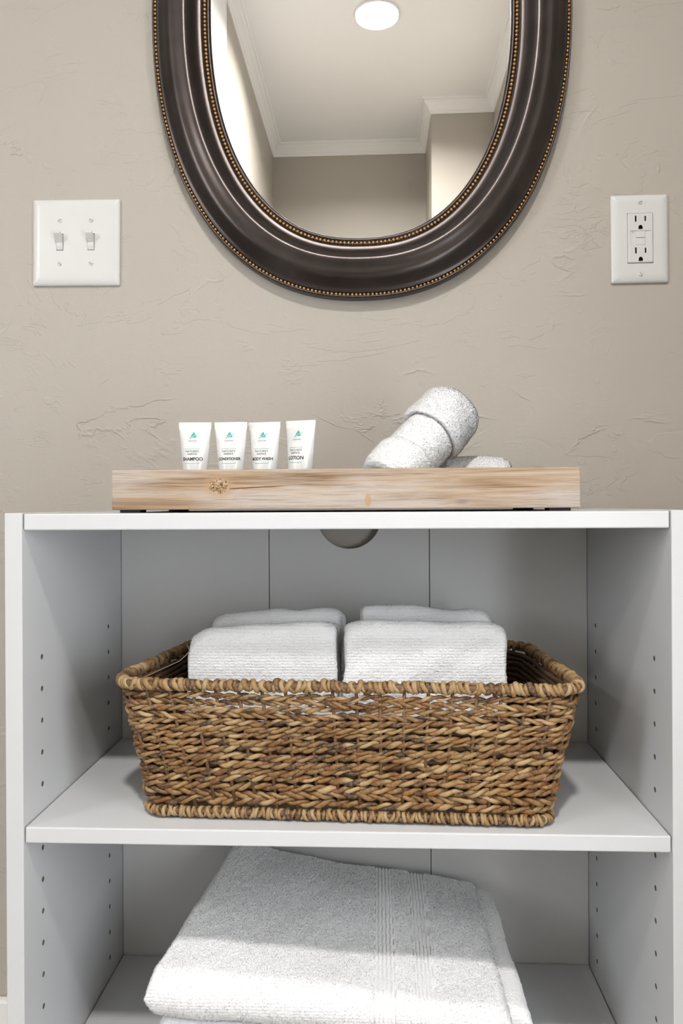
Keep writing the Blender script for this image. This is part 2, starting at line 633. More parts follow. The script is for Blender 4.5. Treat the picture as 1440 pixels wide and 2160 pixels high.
def side_panel(x0, x1, inner, sgn):
    bm = bmesh.new()
    box(bm, x0, x1, YFR, YBB, 0, ZT + 0.0008, 0.0009)
    o = from_bm('side_panel', bm, M['melamine'], None)
    cb = bmesh.new()
    for dd in ((0.805, 1.008) if sgn < 0 else (0.808, 1.022)):
        for k in range(20):
            z = CAMZ - 0.1598 - 0.0335 * k
            if z < 0.05 or abs(z - (Z1 - ST / 2)) < 0.016 or abs(z - (Z2 - ST / 2)) < 0.016:
                continue
            cyl(cb, (inner + (-0.011 if sgn < 0 else -0.004), CAMY + dd, z), (1, 0, 0), 0.0029, 0.015, 14)
    boolean(o, cb)
    hole_faces(o, lambda c: x0 + 0.0012 < c.x < x1 - 0.0002 and YFR + 0.02 < c.y < YBB - 0.02 and c.z < ZT - 0.03, M['chipboard'])
    o.parent = cab
    o.matrix_parent_inverse = Matrix.Translation(-cinv)
    return o


side_panel(CX0 - PT, CX0, CX0, -1)
side_panel(CX1, CX1 + PT, CX1, 1)
g = 0.0009
cbox('top_panel', CX0 + g, CX1 - g, YFR + 0.002, YBB, ZT - 0.0165, ZT, M['melamine'], 0.0014)
cbox('shelf', CX0 + g, CX1 - g, YFR + 0.002, YBK - 0.001, Z1 - ST, Z1, M['melamine'], 0.0014)
cbox('shelf', CX0 + g, CX1 - g, YFR + 0.004, YBK - 0.001, Z2 - ST, Z2, M['melamine'], 0.0014)
cbox('shelf', CX0 + g, CX1 - g, YFR + 0.004, YBK - 0.001, 0.06, 0.06 + ST, M['melamine'], 0.0014)
cbox('kick_board', CX0 + g, CX1 - g, YFR + 0.04, YFR + 0.05, 0.0, 0.06, M['melamine'], 0.0008)
# three backing boards; the middle one has a round cable cut-out at its top edge
SX1 = at(567.5, 1200, 1.06).x
SX2 = at(905.5, 1200, 1.06).x
ZTU = ZT - 0.0165
g = 0.0005
cbox('back_board', CX0 + g, SX1 - g, YBK, YBK + 0.004, 0.06, ZTU - g, M['backing'], 0.0004)
cbox('back_board', SX2 + g, CX1 - g, YBK, YBK + 0.004, 0.06, ZTU - g, M['backing'], 0.0004)
bm = bmesh.new()
box(bm, SX1 + g, SX2 - g, YBK, YBK + 0.004, 0.06, ZTU - g, 0.0004)
mb = from_bm('back_board', bm, M['backing'], None)
cb = bmesh.new()
hc = at(736, 1090, 1.06)
cyl(cb, (hc.x, YBK - 0.02, hc.z), (0, 1, 0), 0.0437, 0.05, 64)
boolean(mb, cb)
mb.parent = cab
mb.matrix_parent_inverse = Matrix.Translation(-cinv)

# ------------------------------------------------------------------ oval mirror
MX, MZ = -0.0202, CAMZ + 0.674
MA, MB_, MN = 0.2865, 0.394, 2.25


def oval(n):
    t = np.linspace(0, 2 * np.pi, 4001)
    c, s = np.cos(t), np.sin(t)
    x = MA * np.sign(c) * np.abs(c) ** (2 / MN)
    z = MB_ * np.sign(s) * np.abs(s) ** (2 / MN)
    L = np.concatenate([[0], np.cumsum(np.hypot(np.diff(x), np.diff(z)))])
    u = np.linspace(0, L[-1], n, endpoint=False)
    xs, zs = np.interp(u, L, x), np.interp(u, L, z)
    tx, tz = np.roll(xs, -1) - np.roll(xs, 1), np.roll(zs, -1) - np.roll(zs, 1)
    l = np.hypot(tx, tz)
    return np.stack([xs, zs], 1), np.stack([tz / l, -tx / l], 1), L[-1]


W = 0.0820
mir = empty('oval_mirror', (MX, 0, MZ), 'oval wall mirror with dark bronze frame and two beaded gold borders', 'mirror')
prof = [(0.0, 0.0), (0.0, 0.013), (0.008, 0.0165), (0.02, 0.0175), (0.035, 0.0172), (0.042, 0.0140), (0.058, 0.0135), (0.074, 0.0140), (0.082, 0.0172), (0.095, 0.0178),
        (0.11, 0.0178), (0.15, 0.0198), (0.19, 0.0222), (0.23, 0.0249), (0.27, 0.0278), (0.31, 0.0302), (0.35, 0.0317), (0.38, 0.0321), (0.42, 0.0321),
        (0.46, 0.0325), (0.50, 0.0334), (0.54, 0.0343), (0.58, 0.0346), (0.62, 0.0337), (0.65, 0.0318), (0.68, 0.0290), (0.71, 0.0254), (0.74, 0.0225), (0.77, 0.0208),
        (0.80, 0.0200), (0.83, 0.0195), (0.86, 0.0190), (0.875, 0.0165), (0.905, 0.0158), (0.935, 0.0162), (0.945, 0.0180), (0.965, 0.0182),
        (0.985, 0.0172), (1.0, 0.0150), (1.0, 0.009), (0.97, 0.004), (0.5, 0.002)]
NO = 400
P, Nn, LO = oval(NO)
v = []
for i in range(NO):
    for u, h in prof:
        q = P[i] - Nn[i] * (u * W)
        v.append((q[0], -h - 0.0005, q[1]))
k = len(prof)
f = []
for i in range(NO):
    j = (i + 1) % NO
    for s in range(k):
        s2 = (s + 1) % k
        f.append((i * k + s, i * k + s2, j * k + s2, j * k + s))
pydata('frame', v, f, M['bronze'], mir, True)
# glass
NG = 200
Pg, Ng, _ = oval(NG)
v = [(p[0] - n[0] * W * 0.985, -0.0135, p[1] - n[1] * W * 0.985) for p, n in zip(Pg, Ng)]
v += [(p[0], -0.008, p[2]) for p in v]
f = [tuple(range(NG)), tuple(range(2 * NG - 1, NG - 1, -1))] + [(i, NG + i, NG + (i + 1) % NG, (i + 1) % NG) for i in range(NG)]
pydata('mirror_glass', v, f, M['glass'], mir)


def bead_ring(name, u, h, r):
    off = u * W
    pp, nn, L = oval(4000)
    q = pp - nn * off
    cl_ = np.concatenate([[0], np.cumsum(np.hypot(*(np.roll(q, -1, 0) - q).T))])
    n = int(round(cl_[-1] / 0.00555))
    idx = np.searchsorted(cl_, np.linspace(0, cl_[-1], n, endpoint=False)).clip(0, 3999)
    bm = bmesh.new()
    bmesh.ops.create_uvsphere(bm, u_segments=10, v_segments=6, radius=r)
    bv = np.array([v_.co[:] for v_ in bm.verts])
    bm.verts.index_update()
    bf = [tuple(v_.index for v_ in f_.verts) for f_ in bm.faces]
    bm.free()
    V, Fc = [], []
    for c in idx:
        o = len(V)
        V += [tuple(p) for p in bv + np.array([q[c, 0], -h, q[c, 1]])]
        Fc += [tuple(a + o for a in fc) for fc in bf]
    o = pydata(name, V, Fc, M['beads'], mir, True)
    o['kind'] = 'stuff'
    o['label'] = 'row of tiny antique gold beads'


bead_ring('outer_bead_border', 0.058, 0.0150, 0.00245)
bead_ring('inner_bead_border', 0.905, 0.0172, 0.0026)

# ------------------------------------------------------------------ switch plate and outlet


def screw(parent, x, z, ang, y, r=0.0031):
    bm = bmesh.new()
    cyl(bm, (0, 0, 0), (0, -1, 0), r, 0.0007, 24)
    cyl(bm, (0, -0.0007, 0), (0, -1, 0), r, 0.0005, 24, r * 0.72)
    o = from_bm('screw', bm, M['plastic_screw'], None)
    cb = bmesh.new()
    vs_ = box(cb, -r * 1.3, r * 1.3, -0.003, -0.0005, -0.00035, 0.00035)
    for v_ in vs_:
        v_.co = Matrix.Rotation(ang, 3, 'Y') @ v_.co
    boolean(o, cb)
    o.parent = parent
    o.location = (x, y, z)
    bm = bmesh.new()
    vs_ = box(bm, -r * 0.85, r * 0.85, -0.00062, -0.0005, -0.00034, 0.00034)
    for v_ in vs_:
        v_.co = Matrix.Rotation(ang, 3, 'Y') @ v_.co
    s = from_bm('screw_slot', bm, M['slot_grey'], o)
    return o


M['slot_grey'] = plain('slot_grey', (0.10, 0.095, 0.09), 0.8)


def plate_mesh(w, h, t, rim=0.011, c=0.0018):
    """convex wall plate: outline low at the wall, domed rim, flat face toward -y"""
    def ring(ww, hh, rad, y):
        out = []
        for cx, cz, a0 in ((ww / 2 - rad, hh / 2 - rad, 0), (-ww / 2 + rad, hh / 2 - rad, 90), (-ww / 2 + rad, -hh / 2 + rad, 180), (ww / 2 - rad, -hh / 2 + rad, 270)):
            for i in range(5):
                a = math.radians(a0 + i * 22.5)
                out.append((cx + rad * math.cos(a), y, cz + rad * math.sin(a)))
        return out
    rings = [ring(w, h, c, 0.0), ring(w, h, c, -0.0022), ring(w - 0.0008, h - 0.0008, c, -0.0030),
             ring(w - rim * 0.5, h - rim * 0.5, c, -0.0043), ring(w - rim, h - rim, c, -0.0052),
             ring(w - rim * 1.6, h - rim * 1.6, c, -t + 0.0001), ring(w - rim * 2.1, h - rim * 2.1, c, -t)]
    bm = bmesh.new()
    rv = [[bm.verts.new(p) for p in r] for r in rings]
    n = 20
    for a, b in zip(rv[:-1], rv[1:]):
        for i in range(n):
            bm.faces.new((a[i], a[(i + 1) % n], b[(i + 1) % n], b[i]))
    bm.faces.new(rv[-1])
    bm.faces.new(list(reversed(rv[0])))
    return bm


def shade(o):
    o.data.polygons.foreach_set('use_smooth', [True] * len(o.data.polygons))
    try:
        o.data.set_sharp_from_angle(angle=math.radians(35))
    except Exception:
        pass


PTK = 0.0058
c0 = at(161, 512, 1.072)
sw = empty('light_switch', (c0.x, -0.0005, c0.z), 'white double toggle light switch plate left of the mirror', 'light switch', rot=(0, math.radians(0.6), 0))
pl = from_bm('plate', plate_mesh(0.1235, 0.1205, PTK), M['plastic'], None)
cb = bmesh.new()
for sx in (-0.0222, 0.0222):
    box(cb, sx - 0.0050, sx + 0.0050, -0.02, -0.001, -0.0118, 0.0118)
boolean(pl, cb)
pl.parent = sw
shade(pl)
for sx, a1, a2 in ((-0.0222, -0.6, 0.7), (0.0222, 0.45, 0.5)):
    sx0 = sx
    bm = bmesh.new()
    pf = [(-0.001, -0.0115), (-0.0062, -0.0108), (-0.0078, -0.006), (-0.0082, -0.0015), (-0.0160, 0.0075), (-0.0172, 0.0092),
          (-0.0168, 0.0112), (-0.0150, 0.0122), (-0.0085, 0.0098), (-0.0060, 0.0105), (-0.001, 0.0110)]
    rows = []
    for xx, sc in ((-0.0043, 0.96), (-0.0038, 1.0), (0.0038, 1.0), (0.0043, 0.96)):
        rows.append([bm.verts.new((xx, y * sc, z * (0.5 + 0.5 * sc))) for y, z in pf])
    n = len(pf)
    for a, b in zip(rows[:-1], rows[1:]):
        for i in range(n):
            bm.faces.new((a[i], a[(i + 1) % n], b[(i + 1) % n], b[i]))
    bm.faces.new(rows[0])
    bm.faces.new(list(reversed(rows[-1])))
    tg = from_bm('toggle', bm, M['plastic'], sw)
    tg.location = (sx, 0, 0)
    for zz, aa in ((0.0302, a1), (-0.0302, a2)):
        screw(sw, sx, zz, aa, -PTK)
# dark box behind the slots
bm = bmesh.new()
box(bm, -0.036, 0.036, -0.0012, -0.0006, -0.016, 0.016)
from_bm('box_recess', bm, M['slot_grey'], sw)

c0 = at(1348, 504, 1.072)
ou = empty('power_outlet', (c0.x, -0.0005, c0.z), 'white outlet plate with two sockets and test buttons right of the mirror', 'outlet', rot=(0, math.radians(-0.2), 0))
pl = from_bm('plate', plate_mesh(0.0762, 0.1192, PTK), M['plastic'], None)
cb = bmesh.new()
box(cb, -0.0171, 0.0171, -0.02, -0.001, -0.0341, 0.0341, 0.0)
boolean(pl, cb)
pl.parent = ou
shade(pl)
bm = bmesh.new()
box(bm, -0.0167, 0.0167, -0.0076, -0.001, -0.0336, 0.0336, 0.0016, 3)
face = from_bm('socket_face', bm, M['plastic'], None)
cb = bmesh.new()
for zc in (0.0258, -0.0172):
    box(cb, -0.0074, -0.0054, -0.02, -0.003, zc - 0.0041, zc + 0.0041)
    box(cb, 0.0054, 0.0073, -0.02, -0.003, zc - 0.0034, zc + 0.0034)
for zc in (0.0141, -0.0289):
    pts = [(-0.0028, -0.0026), (0.0028, -0.0026), (0.0028, 0.0006), (0.0020, 0.0024), (0.0008, 0.0031), (-0.0008, 0.0031), (-0.0020, 0.0024), (-0.0028, 0.0006)]
    vf = [cb.verts.new((x, -0.02, z + zc)) for x, z in pts]
    vb = [cb.verts.new((x, -0.003, z + zc)) for x, z in pts]
    cb.faces.new(vf)
    cb.faces.new(list(reversed(vb)))
    for i in range(len(pts)):
        cb.faces.new((vf[i], vb[i], vb[(i + 1) % len(pts)], vf[(i + 1) % len(pts)]))
box(cb, -0.0136, 0.0136, -0.02, -0.0066, -0.0098, 0.0098, 0.0)
boolean(face, cb)
hole_faces(face, lambda c: -0.0068 < c.y < -0.0012 and abs(c.x) < 0.009 and abs(c.z) > 0.0101 and abs(c.z) < 0.0325, M['slot'])
face.parent = ou
for n_, zz in enumerate((0.0258, -0.0172)):
    for xx, hh in ((-0.0064, 0.0042), (0.00635, 0.0035)):
        b_ = bmesh.new()
        box(b_, xx - 0.00105, xx + 0.00105, -0.0034, -0.0031, zz - hh, zz + hh)
        from_bm('blade_slot', b_, M['slot'], ou)
for zz in (0.0141, -0.0289):
    b_ = bmesh.new()
    box(b_, -0.0029, 0.0029, -0.0034, -0.0031, zz - 0.0027, zz + 0.0032)
    from_bm('ground_slot', b_, M['slot'], ou)
for zz in (0.0049, -0.0053):
    b_ = bmesh.new()
    box(b_, -0.0063, 0.0060, -0.0078, -0.005, zz - 0.0044, zz + 0.0044, 0.0005)
    from_bm('test_button', b_, M['plastic'], ou)
b_ = bmesh.new()
cyl(b_, (-0.0098, -0.0066, 0.0078), (0, -1, 0), 0.0006, 0.0002, 12)
from_bm('indicator', b_, M['led'], ou)
screw(ou, 0, 0.0484, -0.5, -PTK)
screw(ou, 0.0002, -0.0484, 1.0, -PTK)

# ------------------------------------------------------------------ wooden tray
TD = 0.800
ty0 = CAMY + TD
tl, tr = at(235, 1035, TD).x, at(1224, 1035, TD).x
tz0 = ZT + 0.0032
tz1 = CAMZ + 0.0362
tdep = 0.225
tcx = (tl + tr) / 2
tray = empty('wooden_tray', (tcx, ty0 + tdep / 2, ZT), 'whitewashed wooden tray with a knotty front board on the cabinet', 'tray')


def tbox(name, x0, x1, y0, y1, z0, z1, mat, bev=0.0012):
    c = Vector(((x0 + x1) / 2, (y0 + y1) / 2, (z0 + z1) / 2))
    bm = bmesh.new()
    box(bm, x0 - c.x, x1 - c.x, y0 - c.y, y1 - c.y, z0 - c.z, z1 - c.z, bev)
    o = from_bm(name, bm, mat, tray)
    o.location = c - Vector(tray.location)
    return o


tw = 0.012
tbox('front_board', tl, tr, ty0, ty0 + tw, tz0, tz1, M['wood'])
tbox('back_board', tl, tr, ty0 + tdep - tw, ty0 + tdep, tz0, tz1, M['wood'])
tbox('side_board', tl, tl + tw, ty0 + tw, ty0 + tdep - tw, tz0, tz1, M['wood'], 0.0006)
tbox('side_board', tr - tw, tr, ty0 + tw, ty0 + tdep - tw, tz0, tz1, M['wood'], 0.0006)
tbox('base_panel', tl + tw, tr - tw, ty0 + tw, ty0 + tdep - tw, tz0 + 0.0005, tz0 + 0.0065, M['wood'], 0.0003)
TFLOOR = tz0 + 0.0065
for pa, pb in ((260, 302), (1153, 1198)):
    x0, x1 = at(pa, 1075, TD + 0.015).x, at(pb, 1075, TD + 0.015).x
    tbox('foot', x0, x1, ty0 + 0.004, ty0 + 0.026, ZT, tz0, M['rubber'], 0.0003)
    tbox('foot', x0, x1, ty0 + tdep - 0.030, ty0 + tdep - 0.008, ZT, tz0, M['rubber'], 0.0003)

# ------------------------------------------------------------------ toiletry tubes
Z0T, ZTOP = 0.018, 0.0885 - 0.0022
XTUBE = [(0.018, 0.0128, 0.0128), (0.026, 0.0131, 0.0131), (0.036, 0.0136, 0.0128), (0.046, 0.0146, 0.0117), (0.056, 0.0155, 0.0100), (0.066, 0.0164, 0.0076),
         (0.074, 0.0171, 0.0050), (0.079, 0.01745, 0.0029), (0.0815, 0.0177, 0.0014), (0.0825, 0.0180, 0.0008), (0.0885, 0.0182, 0.0007), (0.0890, 0.0182, 0.0005)]
ZS = np.array([q[0] for q in XTUBE])
AS = np.array([q[1] for q in XTUBE])
BS = np.array([q[2] for q in XTUBE])


def tube_surface(x, z):
    a, b = np.interp(z, ZS, AS), np.interp(z, ZS, BS)
    return -b * math.sqrt(max(0.0, 1 - min(1.0, abs(x) / a) ** 2))


def wrap_mesh(me):
    for v_ in me.vertices:
        x, z = v_.co.x, v_.co.z
        v_.co.y = tube_surface(x, z) - 0.00022
    me.update()


def lettering(name, body, size, cx, cz, parent, mat, squash=1.0, bold=0.0):
    cu = bpy.data.curves.new(name, 'FONT')
    cu.body = body
    cu.size = size
    cu.align_x = 'CENTER'
    cu.align_y = 'CENTER'
    cu.resolution_u = 3
    cu.offset = bold
    to = bpy.data.objects.new(name, cu)
    COL.objects.link(to)
    bpy.context.view_layer.update()
    me = bpy.data.meshes.new_from_object(to.evaluated_get(bpy.context.evaluated_depsgraph_get()))
    bpy.data.objects.remove(to)
    bpy.data.curves.remove(cu)
    bm = bmesh.new()
    bm.from_mesh(me)
    bmesh.ops.triangulate(bm, faces=bm.faces)
    bm.to_mesh(me)
    bm.free()
    for v_ in me.vertices:
        x, y = v_.co.x * squash + cx, v_.co.y + cz
        v_.co = (x, 0, y)
    wrap_mesh(me)
    return link(name, me, mat, parent)


def flat_shape(name, polys, parent, mat):
    bm = bmesh.new()
    for p in polys:
        vs_ = [bm.verts.new((x, 0, z)) for x, z in p]
        bm.faces.new(vs_)
    bmesh.ops.triangulate(bm, faces=bm.faces)
    me = bpy.data.meshes.new(name)
    bm.to_mesh(me)
    bm.free()
    wrap_mesh(me)
    return link(name, me, mat, parent)


def rect(x0, x1, z0, z1, n=6):
    return [[(x0 + (x1 - x0) * i / n, z0), (x0 + (x1 - x0) * (i + 1) / n, z0), (x0 + (x1 - x0) * (i + 1) / n, z1), (x0 + (x1 - x0) * i / n, z1)] for i in range(n)]


def make_tube(px, d, top, word, wsize, squash, label, rz, tilt=0.0):
    p = at(px, 980, d)
    ztop = at(px, top, d).z
    s = (ztop - TFLOOR) / 0.089
    root = empty('toiletry_tube', (p.x, CAMY + d, TFLOOR), label, 'toiletry tube', 'travel toiletry tubes on the tray', rot=(0, tilt, rz))
    root.scale = (1, 1, s)
    NS = 40
    v, f = [], []
    for z, a, b in XTUBE:
        for i in range(NS):
            t = 2 * math.pi * i / NS
            v.append((a * math.cos(t), b * math.sin(t), z))
    R = len(XTUBE)
    for r in range(R - 1):
        for i in range(NS):
            f.append((r * NS + i, r * NS + (i + 1) % NS, (r + 1) * NS + (i + 1) % NS, (r + 1) * NS + i))
    f.append(tuple(range(NS - 1, -1, -1)))
    f.append(tuple((R - 1) * NS + i for i in range(NS)))
    body = pydata('tube_body', v, f, M['tube'], root)
    shade(body)
    bm = bmesh.new()
    cyl(bm, (0, 0, 0), (0, 0, 1), 0.0126, 0.0165, 32)
    cyl(bm, (0, 0, 0.0165), (0, 0, 1), 0.0126, 0.0015, 32, 0.0118)
    from_bm('cap', bm, M['plastic'], root)
    k = 0.0363 / 318
    ox, oz = 225, 100
    T = lambda x, y: ((x - ox) * k, 0.089 - (y - oz) * k)
    flat_shape('logo', [[T(220, 193), T(238, 221), T(214, 231), T(190, 243), T(199, 226)],
                        [T(176, 266), T(190, 250), T(214, 238), T(240, 225), T(250, 219), T(262, 214), T(247, 226), T(236, 231), T(222, 238), T(206, 248), T(190, 258)],
                        [T(252, 249), T(208, 249), T(226, 239), T(243, 231)]], root, M['teal'])
    flat_shape('logo_mark', [[T(256, 214), T(264, 214), T(264, 219), T(256, 219)]], root, M['teal'])
    q = T(214, 284)
    lettering('brand_lettering', 'A V I S T A R', 15 * k, q[0], q[1], root, M['ink'], 1.0, 0.00003)
    q = T(215, 385)
    lettering('line_lettering', "NATURE'S", 27 * k, q[0], q[1], root, M['ink'], 1.06)
    q = T(215, 411)
    lettering('line_lettering', 'ESSENCE', 24 * k, q[0], q[1], root, M['ink'], 1.0)
    q = T(220, 459)
    lettering('product_lettering', word, wsize * k, q[0], q[1], root, M['ink'], squash, 0.00013)
    x0, z0 = T(149, 358)
    x1, z1 = T(281, 368)
    w_ = 2.6 * k
    flat_shape('label_rule', rect(x0, x1, z0 - w_, z0) + rect(x0, x0 + w_, z1, z0 - w_, 1) + rect(x1 - w_, x1, z1, z0 - w_, 1), root, M['teal'])
    x0, z0 = T(151, 502)
    x1, z1 = T(283, 487)
    flat_shape('label_rule', rect(x0, x1, z0, z0 + w_) + rect(x0, x0 + w_, z0 + w_, z1, 1) + rect(x1 - w_, x1, z0 + w_, z1, 1), root, M['teal'])
    return root


TUD = 0.850
make_tube(411, TUD, 891, 'SHAMPOO', 44, 0.93, 'white toiletry tube lettered SHAMPOO standing on the tray', 0.0, 0.005)
make_tube(488, TUD, 890.5, 'CONDITIONER', 36, 0.86, 'white toiletry tube lettered CONDITIONER standing on the tray', 0.0, -0.005)
make_tube(559.5, TUD + 0.004, 890.5, 'BODY WASH', 38, 0.92, 'white toiletry tube lettered BODY WASH standing on the tray', -0.12, -0.01)
make_tube(633, TUD - 0.004, 887, 'LOTION', 46, 0.93, 'white toiletry tube lettered LOTION standing on the tray', -0.38, 0.01)

# ------------------------------------------------------------------ towels


def grid_normals(Vg, wrap_u=False, wrap_v=False):
    def grad(a, ax, wrap):
        if wrap:
            return np.roll(a, -1, ax) - np.roll(a, 1, ax)
        return np.gradient(a, axis=ax)
    n = np.cross(grad(Vg, 0, wrap_u), grad(Vg, 1, wrap_v))
    return n / (np.linalg.norm(n, axis=2, keepdims=True) + 1e-12)


def lowfreq(Vg, amp, wl, seed):
    r = np.random.default_rng(seed)
    out = np.zeros(Vg.shape[:2])
    for _ in range(7):
        k = r.normal(size=3)
        k *= 2 * np.pi / (wl * r.uniform(0.6, 1.8)) / np.linalg.norm(k)
        out += np.sin(Vg @ k + r.uniform(0, 6.28)) / 3.0
    return out * amp


def cloth(name, Vg, wrap_u, wrap_v, parent=None, jitter=0.00035, wave=0.0008, wl=0.05, seed=1, mask=None, flip=False, fibres=0, flen=0.0019, caps=False):
    nu, nv = Vg.shape[:2]
    N = grid_normals(Vg, wrap_u, wrap_v)
    cen = Vg.reshape(-1, 3).mean(0)
    flip = bool((N * (Vg - cen)).sum() < 0)
    if flip:
        N = -N
    r = np.random.default_rng(seed)
    j = r.normal(size=(nu, nv)) * jitter
    if mask is not None:
        j = j * mask
    Vd = Vg + N * (j + lowfreq(Vg, wave, wl, seed))[..., None]
    idx = np.arange(nu * nv).reshape(nu, nv)
    a = idx if wrap_u else idx[:-1]
    b = np.roll(idx, -1, 0) if wrap_u else idx[1:]
    if wrap_v:
        q = np.stack([a, b, np.roll(b, -1, 1), np.roll(a, -1, 1)], -1).reshape(-1, 4)
    else:
        q = np.stack([a[:, :-1], b[:, :-1], b[:, 1:], a[:, 1:]], -1).reshape(-1, 4)
    if flip:
        q = q[:, ::-1]
    faces = q.tolist()
    if caps:
        faces.append(idx[0].tolist())
        faces.append(idx[-1].tolist()[::-1])
    o = pydata(name, Vd.reshape(-1, 3), faces, M['terry'], parent, True)
    fib = None
    if fibres:
        P0 = Vd.reshape(-1, 3)
        NN = N.reshape(-1, 3)
        w = np.ones(len(P0)) if mask is None else (mask.reshape(-1) > 0.5).astype(float)
        pick = r.choice(len(q), fibres)
        bary = r.dirichlet(np.ones(4), fibres)
        qq = q[pick]
        base = (P0[qq] * bary[..., None]).sum(1)
        nn = NN[qq[:, 0]]
        keep = w[qq[:, 0]] > 0.5
        base, nn = base[keep], nn[keep]
        m = len(base)
        tilt = r.normal(size=(m, 3)) * 0.40
        d = nn + tilt
        d /= np.linalg.norm(d, axis=1, keepdims=True)
        side = np.cross(d, r.normal(size=(m, 3)))
        side /= np.linalg.norm(side, axis=1, keepdims=True)
        L = flen * r.uniform(0.5, 1.15, (m, 1))
        wd = 0.00011
        v0 = base - side * wd - nn * 0.0003
        v1 = base + side * wd - nn * 0.0003
        v2 = base + d * L * 0.7 + side * wd * 0.9
        v3 = base + d * L * 0.75 - side * wd * 0.9 + np.array([0, 0, -0.0002])
        vv = np.stack([v0, v1, v2, v3], 1).reshape(-1, 3)
        ff = np.arange(m * 4).reshape(m, 4)
        fib = (vv, ff, np.repeat(nn, 4, 0))
    return o, fib


def merge_fibres(fibs, parent):
    vs_, fs_, ns_, o = [], [], [], 0
    for v_, f_, n_ in fibs:
        ns_.append(n_)
        vs_.append(v_)
        fs_.append(f_ + o)
        o += len(v_)
    ob = pydata('terry_pile', np.concatenate(vs_), np.concatenate(fs_), M['pile'], parent, True)
    ob.data.normals_split_custom_set_from_vertices(np.concatenate(ns_).tolist())
    ob['kind'] = 'stuff'
    ob['label'] = 'fine looped terry pile'
    return ob


def slab_grid(w, h, t, nx, na, r_end=0.007, top_round=0.5, taper=0.0):
    """upright folded slab: cross-section loop in (y, z), extruded in x; z from 0 to h, rounded fold at the top"""
    rr = t / 2 * top_round * 2
    rr = min(rr, t / 2)
    pts = []
    rb = 0.006
    # go round: front bottom -> front top -> back top -> back bottom
    seq = []
    for z in np.linspace(rb, h - rr, 40):
        seq.append((-t / 2, z))
    for a in np.linspace(math.pi, 0, 24)[1:-1]:
        seq.append((rr * math.cos(a) * (t / 2) / rr, h - rr + rr * math.sin(a)))
    for z in np.linspace(h - rr, rb, 40):
        seq.append((t / 2, z))
    for a in np.linspace(0, -math.pi, 12)[1:-1]:
        seq.append((t / 2 * math.cos(a), rb + rb * math.sin(a)))
    seq = np.array(seq)
    d = np.linalg.norm(np.roll(seq, -1, 0) - seq, axis=1)
    cl_ = np.concatenate([[0], np.cumsum(d)])
    u = np.linspace(0, cl_[-1], na, endpoint=False)
    cs = np.concatenate([seq, seq[:1]])
    yy, zz = np.interp(u, cl_, cs[:, 0]), np.interp(u, cl_, cs[:, 1])
    # inward rounding at both ends
    xs = np.linspace(-w / 2, w / 2, nx)
    e = np.minimum(xs + w / 2, w / 2 - xs)
    e = np.clip(e / r_end, 0, 1)
    ins = r_end * (1 - np.sqrt(1 - (1 - e) ** 2))
    cy, cz = 0.0, h / 2
    Vg = np.zeros((nx, na, 3))
    for i in range(nx):
        sy = max(0.05, (t / 2 - ins[i]) / (t / 2))
        sz = max(0.05, (h / 2 - ins[i]) / (h / 2))
        Vg[i, :, 0] = xs[i]
        Vg[i, :, 1] = yy * sy
        Vg[i, :, 2] = cz + (zz - cz) * sz
    return Vg


BROT = math.radians(-2.2)


def folded_towel(name, label, x0, x1, d, ztop, zbot, thick, tilt, seed, back_off, rz=0.0, lean=0.0):
    w = x1 - x0
    h = ztop - zbot
    root = empty(name, ((x0 + x1) / 2, CAMY + d, zbot), label, 'towel', 'white towels in the basket', rot=(0, 0, rz))
    fibs = []
    for k, (dx, dw, dy, dh, th) in enumerate(((0, 0, 0, 0, thick * 0.54), (back_off, -0.004, thick * 0.5, -0.006, thick * 0.46))):
        Vg = slab_grid(w + dw, h + dh, th, int(w / 0.0018), 190, r_end=0.005)
        x = Vg[..., 0]
        z = Vg[..., 2] / h
        Vg[..., 2] += (tilt * x - 0.012 * (np.clip((-x - w * 0.30) / (w * 0.2), 0, 1) ** 2) * (1 if tilt >= 0 else 0.35)
                       - 0.006 * (np.clip((x - w * 0.36) / (w * 0.14), 0, 1) ** 2)) * np.clip(z * 1.3, 0, 1)
        Vg[..., 1] += lean * Vg[..., 2] + dy
        Vg[..., 0] += dx + -0.008 * z * x / w
        o, fb = cloth('towel_fold', Vg, False, True, root, 0.00028, 0.0016, 0.06, seed + k, fibres=26000, caps=True, flip=True)
        fibs.append(fb)
    merge_fibres(fibs, root)
    return root


def X(px, d):
    return at(px, 1300, d).x


ZB = Z1 + 0.006      # towels stand on the basket floor
folded_towel('folded_towel', 'folded white towel in the front of the basket, left of the gap', X(388, 0.872), X(715, 0.872), 0.885, at(560, 1318, 0.885).z, ZB, 0.066, 0.05, 11, 0.005)
folded_towel('folded_towel', 'folded white towel in the front of the basket, right of the gap', X(720, 0.865), X(1073, 0.865), 0.878, at(890, 1311, 0.878).z, ZB, 0.066, -0.008, 21, -0.006)
folded_towel('folded_towel', 'folded white towel standing behind the left front towel in the basket', X(446, 0.962), X(729, 0.962), 0.956, at(600, 1286, 0.956).z, ZB, 0.048, 0.03, 31, 0.004)
folded_towel('folded_towel', 'folded white towel standing behind the right front towel in the basket', X(755, 0.962), X(1038, 0.962), 0.956, at(890, 1279, 0.956).z, ZB, 0.048, -0.055, 41, -0.004)

# --- rolled washcloths on the tray


